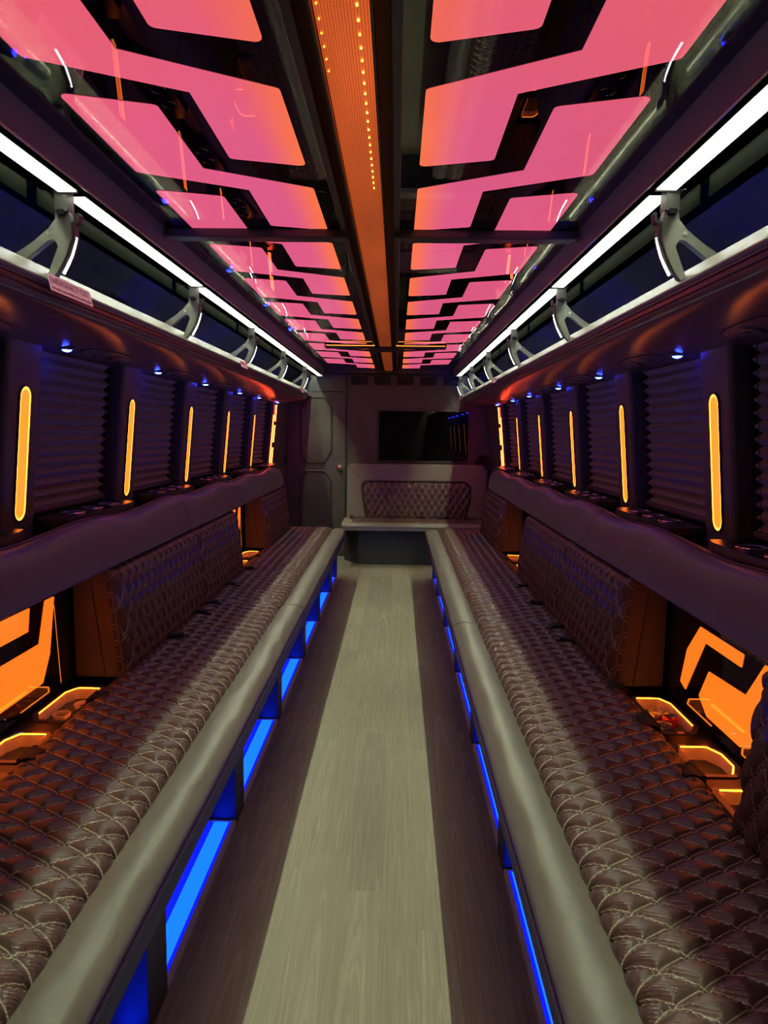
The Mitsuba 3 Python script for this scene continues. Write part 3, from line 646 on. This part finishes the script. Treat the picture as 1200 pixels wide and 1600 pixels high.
# ---------------------------------------------------------------- glowing ceiling
CZ = 2.03
def pink(p, n, uv):
    a = dr.abs(p.x)
    c = mix((0.95, 0.17, 0.05), (0.70, 0.098, 0.225), smoothstep(0.13, 0.25, a))
    c = mix(c, (0.72, 0.10, 0.19), smoothstep(0.30, 0.60, a))
    c = mix(c, (0.82, 0.115, 0.115), (1 - smoothstep(0.9, 1.9, p.y)) * 0.7)
    return c * (PINK * (0.96 + 0.08 * noise(p.x * 2, p.y * 1.1, 3)))
for s in (-1, 1):
    t = thing('ceiling_light_panel', f'black ceiling panel with glowing pink zigzags {SIDE[s]} of the orange strip', 'ceiling light', 'ceiling light panels')
    part(t, 'acrylic_sheet', box(0.094, 0.688, Y0, 7.62, CZ, CZ + 0.008, s), 'acrylic_black', smooth=False)
    for k in range(-3, 10):
        y = 1.479 + 0.567 * k
        pg = rounded([(.587, y), (.406, y + .051), (.406, y + .403), (.142, y + .546), (.142, y + .948), (.322, y + .901), (.322, y + .56), (.587, y + .428)], 0.014)
        g = trimesh.creation.extrude_polygon(pg, 0.0016, engine='earcut')
        v = g.vertices; g = fix(np.stack([s * v[:, 0], v[:, 1], CZ - 0.0016 + v[:, 2]], 1), g.faces)
        part(t, 'light_shape', g, 'acrylic_lit', smooth=False, uv=flat_uv(g), emit=proc(pink), weight=1.0)
    part(t, 'cross_bar', box(0.078, 0.674, 2.408, 2.470, 2.0, 2.0285, s, 0.004, 'x'), 'trim_dark', smooth=30)
    part(t, 'cross_bar', box(0.078, 0.46, 5.46, 5.60, 2.005, 2.0285, s, 0.004, 'x'), 'trim_dark', smooth=30)
    part(t, 'bar_glow', box(0.08, 0.45, 5.452, 5.46, 2.012, 2.018, s), 'lens_orange', smooth=False, emit=(1.6, 0.5, 0.06), weight=0.2)
    part(t, 'inner_trim', prism(rounded([(0.076, 2.018), (0.096, 2.018), (0.096, 2.06), (0.076, 2.06)], 0.003), Y0, 7.62, 'y', s), 'trim_dark', smooth=30)
    part(t, 'channel_side', box(0.0765, 0.079, Y0, 7.62, 2.05, 2.10, s), 'acrylic_black', smooth=False)
t = thing('ceiling_mesh_light', 'long orange glowing mesh strip running along the middle of the ceiling', 'light')
def mesh_glow(p, n, uv):
    gx, gy = p.x / 0.0050, p.y / 0.0060
    gx, gy = gx - dr.floor(gx), gy - dr.floor(gy)
    hole = smoothstep(0.15, 0.35, gx) * smoothstep(0.15, 0.35, gy)
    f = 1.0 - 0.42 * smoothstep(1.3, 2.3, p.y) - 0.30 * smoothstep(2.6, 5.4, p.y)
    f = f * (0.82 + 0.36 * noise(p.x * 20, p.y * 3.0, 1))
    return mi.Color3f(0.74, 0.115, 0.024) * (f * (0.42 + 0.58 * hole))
tr = [(-0.045, 2.03), (-0.043, 2.018), (-0.032, 2.011), (0, 2.008), (0.032, 2.011), (0.043, 2.018), (0.045, 2.03)]
mc = prism(tr, Y0, 7.6, 'y')
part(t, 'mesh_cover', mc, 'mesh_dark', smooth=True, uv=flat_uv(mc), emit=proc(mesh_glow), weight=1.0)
for s in (-1, 1):
    part(t, 'edge_rail', box(0.0455, 0.050, Y0, 7.6, 2.008, 2.036, s), 'trim_dark', smooth=False)
for k in range(34):
    d = trimesh.creation.icosphere(1, 0.0025); d.apply_translation([0.026, 0.62 + 0.0405 * k, 2.0085])
    if 0.62 + 0.0405 * k < 2.0: part(t, 'led_dot', d, 'lens_orange', smooth=True, emit=(6, 2.2, 0.25), weight=0.02)
    d = trimesh.creation.icosphere(1, 0.0022); d.apply_translation([-0.036, 0.62 + 0.0405 * k, 2.0105])
    if 0.62 + 0.0405 * k < 1.35: part(t, 'led_dot', d, 'lens_orange', smooth=True, emit=(3, 0.8, 0.1), weight=0.02)
part(t, 'centre_cap', box(-0.078, 0.078, 5.44, 5.62, 1.985, 2.008, 1, 0.004, 'x'), 'trim_dark', smooth=30)
put('trim_3', box(-0.70, 0.70, 7.62, 7.66, 1.985, 2.06), 'trim_dark', kind='structure', smooth=False)
put('ceiling__channel_top', box(-0.078, 0.078, Y0, 7.62, 2.088, 2.098), 'rack_lining', smooth=False)

# ---------------------------------------------------------------- rear wall: door, vents, screen, speaker
YR = Y1
d = put('door_1', box(-1.088, -0.468, YR - 0.03, YR - 0.001, 0.012, 1.786, 1, 0.006, 'y'), 'vinyl_wall', kind='structure')
def onrear(poly, d0, d1, y=YR - 0.03):
    g = trimesh.creation.extrude_polygon(poly, d1 - d0, engine='earcut')
    x, z, h = g.vertices.T
    return fix(np.stack([x, y - d0 - h, z], 1), g.faces)
def moulding(poly, steps, y=YR - 0.03):
    ring = np.array(sg.Polygon(poly).exterior.coords)[:-1]; c = ring.mean(0); n = len(ring)
    if not sg.LinearRing(ring).is_ccw: ring = ring[::-1]
    e = np.roll(ring, -1, 0) - ring; e /= np.linalg.norm(e, axis=1, keepdims=True)
    nn = np.stack([e[:, 1], -e[:, 0]], 1); nv = nn + np.roll(nn, 1, 0); nv /= np.maximum((nv * nn).sum(1, keepdims=True), 0.3)
    V = np.concatenate([np.stack([(ring + nv * o)[:, 0], np.full(n, y - h), (ring + nv * o)[:, 1]], 1) for o, h in steps])
    k = np.arange(n); k2 = (k + 1) % n; m = len(steps); Fc = []
    for i in range(m):
        a, b = i * n, ((i + 1) % m) * n
        Fc += [np.stack([a + k, a + k2, b + k2], 1), np.stack([a + k, b + k2, b + k], 1)]
    return fix(V, np.concatenate(Fc))
up_ = sg.Polygon([(-0.962, 1.62), (-0.88, 1.738), (-0.68, 1.738), (-0.602, 1.63), (-0.602, 1.145), (-0.685, 1.02), (-0.885, 1.02), (-0.962, 1.14)])
lo_ = sg.Polygon([(-0.962, 0.84), (-0.885, 0.945), (-0.685, 0.945), (-0.604, 0.845), (-0.604, 0.30), (-0.685, 0.19), (-0.885, 0.19), (-0.962, 0.30)])
for pg in (up_, lo_):
    m = part(d, 'raised_panel', onrear(rounded(pg.buffer(-0.024), 0.006), 0.0, 0.010), 'vinyl_wall', smooth=30)
    outer = rounded(pg, 0.008); steps = [(0.0, 0.0), (-0.004, 0.010), (-0.010, 0.016), (-0.016, 0.010), (-0.020, 0.0)]
    part(m, 'moulding', moulding(outer, steps), 'vinyl_wall', smooth=40)
kn = part(d, 'knob', place(lathe([(0, 0.0), (0.030, 0.0), (0.031, 0.005), (0.014, 0.010), (0.012, 0.028), (0.022, 0.036), (0.029, 0.048), (0.027, 0.060), (0.015, 0.067), (0, 0.068)], 28), (-0.522, YR - 0.03, 0.975), (90, [1, 0, 0])), 'chrome', smooth=40)
part(rear, 'door_header', box(-1.10, -0.45, YR - 0.022, YR, 1.800, 1.985, 1, 0.004, 'y'), 'vinyl_wall')
part(rear, 'door_jamb', box(-0.466, -0.452, YR - 0.036, YR, 0, 1.985), 'trim_dark', smooth=False)
part(rear, 'door_jamb', box(-1.102, -1.090, YR - 0.036, YR, 0, 1.80), 'vinyl_wall', smooth=False)
part(rear, 'side_panel', box(-0.450, 1.12, YR - 0.014, YR, 0.2, 1.985, 1, 0.004, 'y'), 'vinyl_wall')
# raised surround of the screen
Lc = [(-0.178, 1.02), (-0.182, 1.12), (-0.205, 1.24), (-0.262, 1.38), (-0.300, 1.47), (-0.310, 1.56), (-0.295, 1.64), (-0.245, 1.715), (-0.16, 1.752), (-0.05, 1.765)]
Rc = [(0.765 - x, z) for x, z in Lc][::-1]
sur = sg.Polygon(Lc + Rc).buffer(-0.01).buffer(0.01)
sp_ = part(rear, 'screen_surround', onrear(sur, 0, 0.018, YR - 0.014), 'vinyl_wall', smooth=30)
part(sp_, 'surround_inset', onrear(sg.box(-0.165, 1.03, 0.93, 1.72).difference(sg.box(-0.128, 1.04, 0.893, 1.625)), 0.018, 0.026, YR - 0.014), 'vinyl_wall', smooth=30)
t = thing('television', 'switched-off black television in the raised surround above the rear bench', 'television')
part(t, 'bezel', onrear(sg.box(-0.108, 1.046, 0.873, 1.603).difference(sg.box(-0.098, 1.062, 0.863, 1.593)), 0.018, 0.050, YR - 0.014), 'trim_dark', smooth=30)
part(t, 'screen', onrear(sg.box(-0.0985, 1.0615, 0.8635, 1.5935), 0.018, 0.044, YR - 0.014), 'screen_glass', smooth=False)
for k in range(5):
    x0 = -0.404 + 0.2475 * k
    t = thing('air_vent', f'dark rectangular air vent above the television, {ORD[k]} from the door', 'vent', 'air vents over the television')
    part(t, 'frame', onrear(sg.box(x0 - 0.012, 1.860, x0 + 0.192, 1.974).difference(sg.box(x0, 1.872, x0 + 0.180, 1.962)), 0, 0.008, YR - 0.014), 'vinyl_wall', smooth=30)
    part(t, 'backing', onrear(sg.box(x0, 1.872, x0 + 0.180, 1.962), 0.0005, 0.001, YR - 0.014), 'black', smooth=False)
    for j in range(5):
        part(t, 'slat', onrear(sg.box(x0, 1.880 + 0.017 * j, x0 + 0.180, 1.884 + 0.017 * j), 0.001, 0.006, YR - 0.014), 'black', smooth=False)
t = thing('rear_speaker', 'round black speaker on the rear wall beside the television', 'speaker')
for nm, rz, mt in (('ring', [(0.056, 0.0), (0.057, 0.010), (0.064, 0.014), (0.072, 0.008), (0.074, 0.0), (0.056, 0)], 'trim_dark'), ('cone', [(0, 0.010), (0.018, 0.008), (0.020, 0.002), (0.056, 0.008), (0.056, 0.0), (0, 0.0)], 'black')):
    part(t, nm, place(lathe(rz, 32), (1.03, YR - 0.014, 1.06), (90, [1, 0, 0])), mt, smooth=35)

# ---------------------------------------------------------------- rear bench
t = thing('rear_bench', 'upholstered bench across the rear wall under the television with quilted back', 'bench')
part(t, 'base', prism([(-0.29, 7.27), (1.02, 7.27), (1.02, 7.75), (-0.45, 7.75), (-0.45, 7.52)], 0.0, 0.365, 'z'), 'base_paint', smooth=False)
part(t, 'toe_panel', prism(rounded([(-0.275, 0.012), (0.95, 0.012), (0.95, 0.345), (-0.275, 0.345)], 0.006), 7.262, 7.27, 'y'), 'base_paint', smooth=30)
sp = dense([(7.055, 0.405), (7.05, 0.425), (7.062, 0.443), (7.10, 0.452), (7.20, 0.454), (7.40, 0.452), (7.60, 0.45), (7.60, 0.37), (7.30, 0.37), (7.08, 0.375)], 5)
xs = np.concatenate([[-0.452, -0.450, -0.444, -0.43], np.arange(-0.40, 1.0, 0.05), [1.0]])
def sweepx(prof, xs, mod=None):
    m = sweep(prof, xs, 1, mod)
    v = m.vertices; return fix(np.stack([v[:, 1], v[:, 0], v[:, 2]], 1), m.faces)
part(t, 'seat_cushion', sweepx(sp, xs, lambda x, P: P if x > -0.43 else (P - P.mean(0)) * (1 - 0.12 * ((-0.43 - x) / 0.022) ** 2) + P.mean(0)), 'leather_lit_copy', smooth=50)
# quilted strip on the seat
vx = np.arange(-0.36, 0.98, 0.010); wy = np.arange(7.13, 7.56, 0.010)
X, Yg = np.meshgrid(vx, wy, indexing='ij')
e = np.minimum.reduce([X - vx[0], vx[-1] - X, Yg - wy[0], wy[-1] - Yg])
hq = quilt_height(Yg, X, 0.011) * np.clip(e / 0.02, 0, 1)
m, uvs = grid(np.stack([X, Yg, 0.4535 + hq - 0.004 * np.exp(-e / 0.006)], -1), np.stack([Yg, X], -1))
if m.face_normals[:, 2].mean() < 0: m.invert()
part(t, 'quilted_seat', m, 'leather_quilt', smooth=True, uv=uvs)
bk = rounded([(-0.428, 0.455), (1.06, 0.455), (1.055, 0.97), (1.01, 1.028), (-0.40, 1.028), (-0.425, 1.0)], 0.02)
hole = rounded([(-0.222, 0.44), (0.84, 0.44), (0.892, 0.62), (0.892, 0.80), (0.84, 0.852), (-0.225, 0.852), (-0.272, 0.80), (-0.262, 0.66)], 0.03)
part(t, 'backrest', cat(prism(bk.difference(hole), 7.52, 7.70, 'y'), prism(bk.buffer(-0.014).difference(hole.buffer(0.012)), 7.508, 7.53, 'y')), 'leather_lit_copy', smooth=35)
part(t, 'seam', cat(*[tube([(a[0], 7.507, a[1]), (c_[0], 7.507, c_[1])], 0.0016, 5) for a, c_ in (((-0.40, 1.01), (-0.245, 0.845)), ((1.03, 1.0), (0.87, 0.845)))]), 'black', smooth=60)
# quilted inset of the backrest
xsq = np.arange(-0.275, 0.896, 0.008); zsq = np.arange(0.44, 0.856, 0.0075)
X, Zg = np.meshgrid(xsq, zsq, indexing='ij')
import shapely
pts = shapely.points(X.ravel(), Zg.ravel())
dist = shapely.distance(hole.exterior, pts).reshape(X.shape); ins = shapely.contains(hole, pts).reshape(X.shape)
dist = np.where(ins, dist, 0)
uu, vv = Zg - 0.47, X + 0.27
PVs = PV
hq = quilt_height(uu, vv, 0.016) * np.clip(dist / 0.025, 0, 1)
bul = 0.030 * (1 - np.exp(-dist / 0.02))
m, uvs = grid(np.stack([X, 7.545 - hq - bul + np.where(ins, 0, 0.02), Zg], -1), np.stack([uu, vv], -1))
if m.face_normals[:, 1].mean() > 0: m.invert()
part(t, 'quilted_inset', m, 'leather_quilt', smooth=True, uv=uvs)

# ---------------------------------------------------------------- seat belts
def buckle(loc, rotz, lab, metal=False):
    t = thing('seat_belt_buckle', lab, 'seat belt buckle', 'seat belt buckles along the seat backs')
    def at(m):
        m = m.copy(); m.apply_transform(trimesh.transformations.rotation_matrix(math.radians(rotz), [0, 0, 1])); m.apply_translation(loc); return m
    body = prism(rounded([(-0.026, -0.017), (0.018, -0.017), (0.030, -0.010), (0.030, 0.010), (0.018, 0.017), (-0.026, 0.017)], 0.004), 0.0, 0.016, 'z')
    part(t, 'body', at(body), 'webbing', smooth=35)
    part(t, 'tongue', at(prism(rounded([(0.028, -0.012), (0.052, -0.014), (0.052, 0.014), (0.028, 0.012)], 0.003), 0.006, 0.010, 'z')), 'metal_dull', smooth=35)
    path = np.array([(-0.024, 0.009), (-0.05, 0.012), (-0.075, 0.002), (-0.085, -0.02)])
    rb = np.vstack([path + [0, 0.0015], path[::-1] - [0, 0.0015]])
    part(t, 'strap', at(prism(sg.Polygon(rb), -0.016, 0.016, 'y')), 'webbing', smooth=35)

for k, y in enumerate([2.95, 3.35, 3.545, 3.98, 4.46]):
    buckle((-0.838, y, 0.487), 15 - 30 * (k % 2), f'black seat belt buckle on the left bench, {ORD[k]} from the camera')
for k, y in enumerate([2.98, 3.19, 3.66, 4.06]):
    buckle((0.838, y, 0.487), 180 - 20 + 40 * (k % 2), f'black seat belt buckle on the right bench, {ORD[k]} from the camera')
for k, (x, r) in enumerate([(-0.37, -80), (0.03, -160), (0.38, -20), (0.56, -150), (0.86, -90)]):
    buckle((x, 7.45, 0.470), r, f'seat belt buckle lying on the rear bench seat, {ORD[k]} from the door')
n = 0
for s, y, L in ((-1, 2.24, 0.11), (-1, 1.80, 0.12), (1, 2.42, 0.14), (1, 2.10, 0.16), (1, 1.78, 0.12), (1, 4.95, 0.10), (-1, 4.95, 0.10)):
    where = {(-1, 2.24): 'beside the long left drink well', (-1, 1.80): 'beside the middle left drink well', (1, 2.42): 'at the far corner of the near right recess', (1, 2.10): 'between the drink wells of the near right recess',
             (1, 1.78): 'beside the camera-end drink well on the right', (1, 4.95): 'in the far right recess', (-1, 4.95): 'in the far left recess'}[(s, y)]
    t = thing('seat_belt_strap', f'black seat belt strap behind the seat {where}', 'seat belt', 'loose seat belt straps')
    path = np.array([(0.862, 0.486), (0.885, 0.489), (0.905, 0.482), (0.918, 0.462), (0.925, 0.446), (0.936, 0.4445)])
    rb = np.vstack([path + [0.0, 0.002], path[::-1] - [0.0, 0.0015]])
    part(t, 'webbing', prism(sg.Polygon(rb), y, y + L * 0.5, 'y', s), 'webbing', smooth=35)
    part(t, 'sleeve', box(0.912, 0.934, y + L * 0.3, y + L, 0.444, 0.470, s, 0.006), 'webbing', smooth=35)

# ---------------------------------------------------------------- things inside the wells
def can(loc, r, h, mat, lab, nm='drink_can'):
    t = thing(nm, lab, 'can', 'small cans in the long right drink well')
    part(t, 'can_body', place(lathe([(0, 0), (r * .8, 0), (r, 0.006), (r, h - 0.01), (r * .82, h)], 24), loc), mat, smooth=40)
    part(t, 'can_lid', place(lathe([(r * .82, h), (r * .85, h + 0.002), (r * .78, h - 0.003), (0, h - 0.003)], 24), loc), 'metal_dull', smooth=40)
can((1.00, 2.37, 0.326), 0.030, 0.095, 'metal_dull', 'silver can standing at the far end of the long right drink well')
can((0.985, 2.255, 0.326), 0.031, 0.100, 'can_blue', 'blue can standing in the middle of the long right drink well')
can((1.025, 2.305, 0.326), 0.026, 0.110, 'can_red', 'small red can between the other two in the long right drink well')
for k, (x, y) in enumerate(((-0.985, 2.36), (-1.015, 2.27))):
    t = thing('plastic_cup', f'small pale plastic cup in the long left drink well, {"farther from" if k == 0 else "nearer"} the camera', 'cup', 'cups in the long left drink well')
    part(t, 'cup_wall', place(lathe([(0.018, 0), (0.027, 0.09), (0.029, 0.092), (0.027, 0.094), (0.025, 0.09), (0.017, 0.004), (0, 0.004), (0, 0), (0.018, 0)], 24), (x, y, 0.326)), 'well_white', smooth=40)
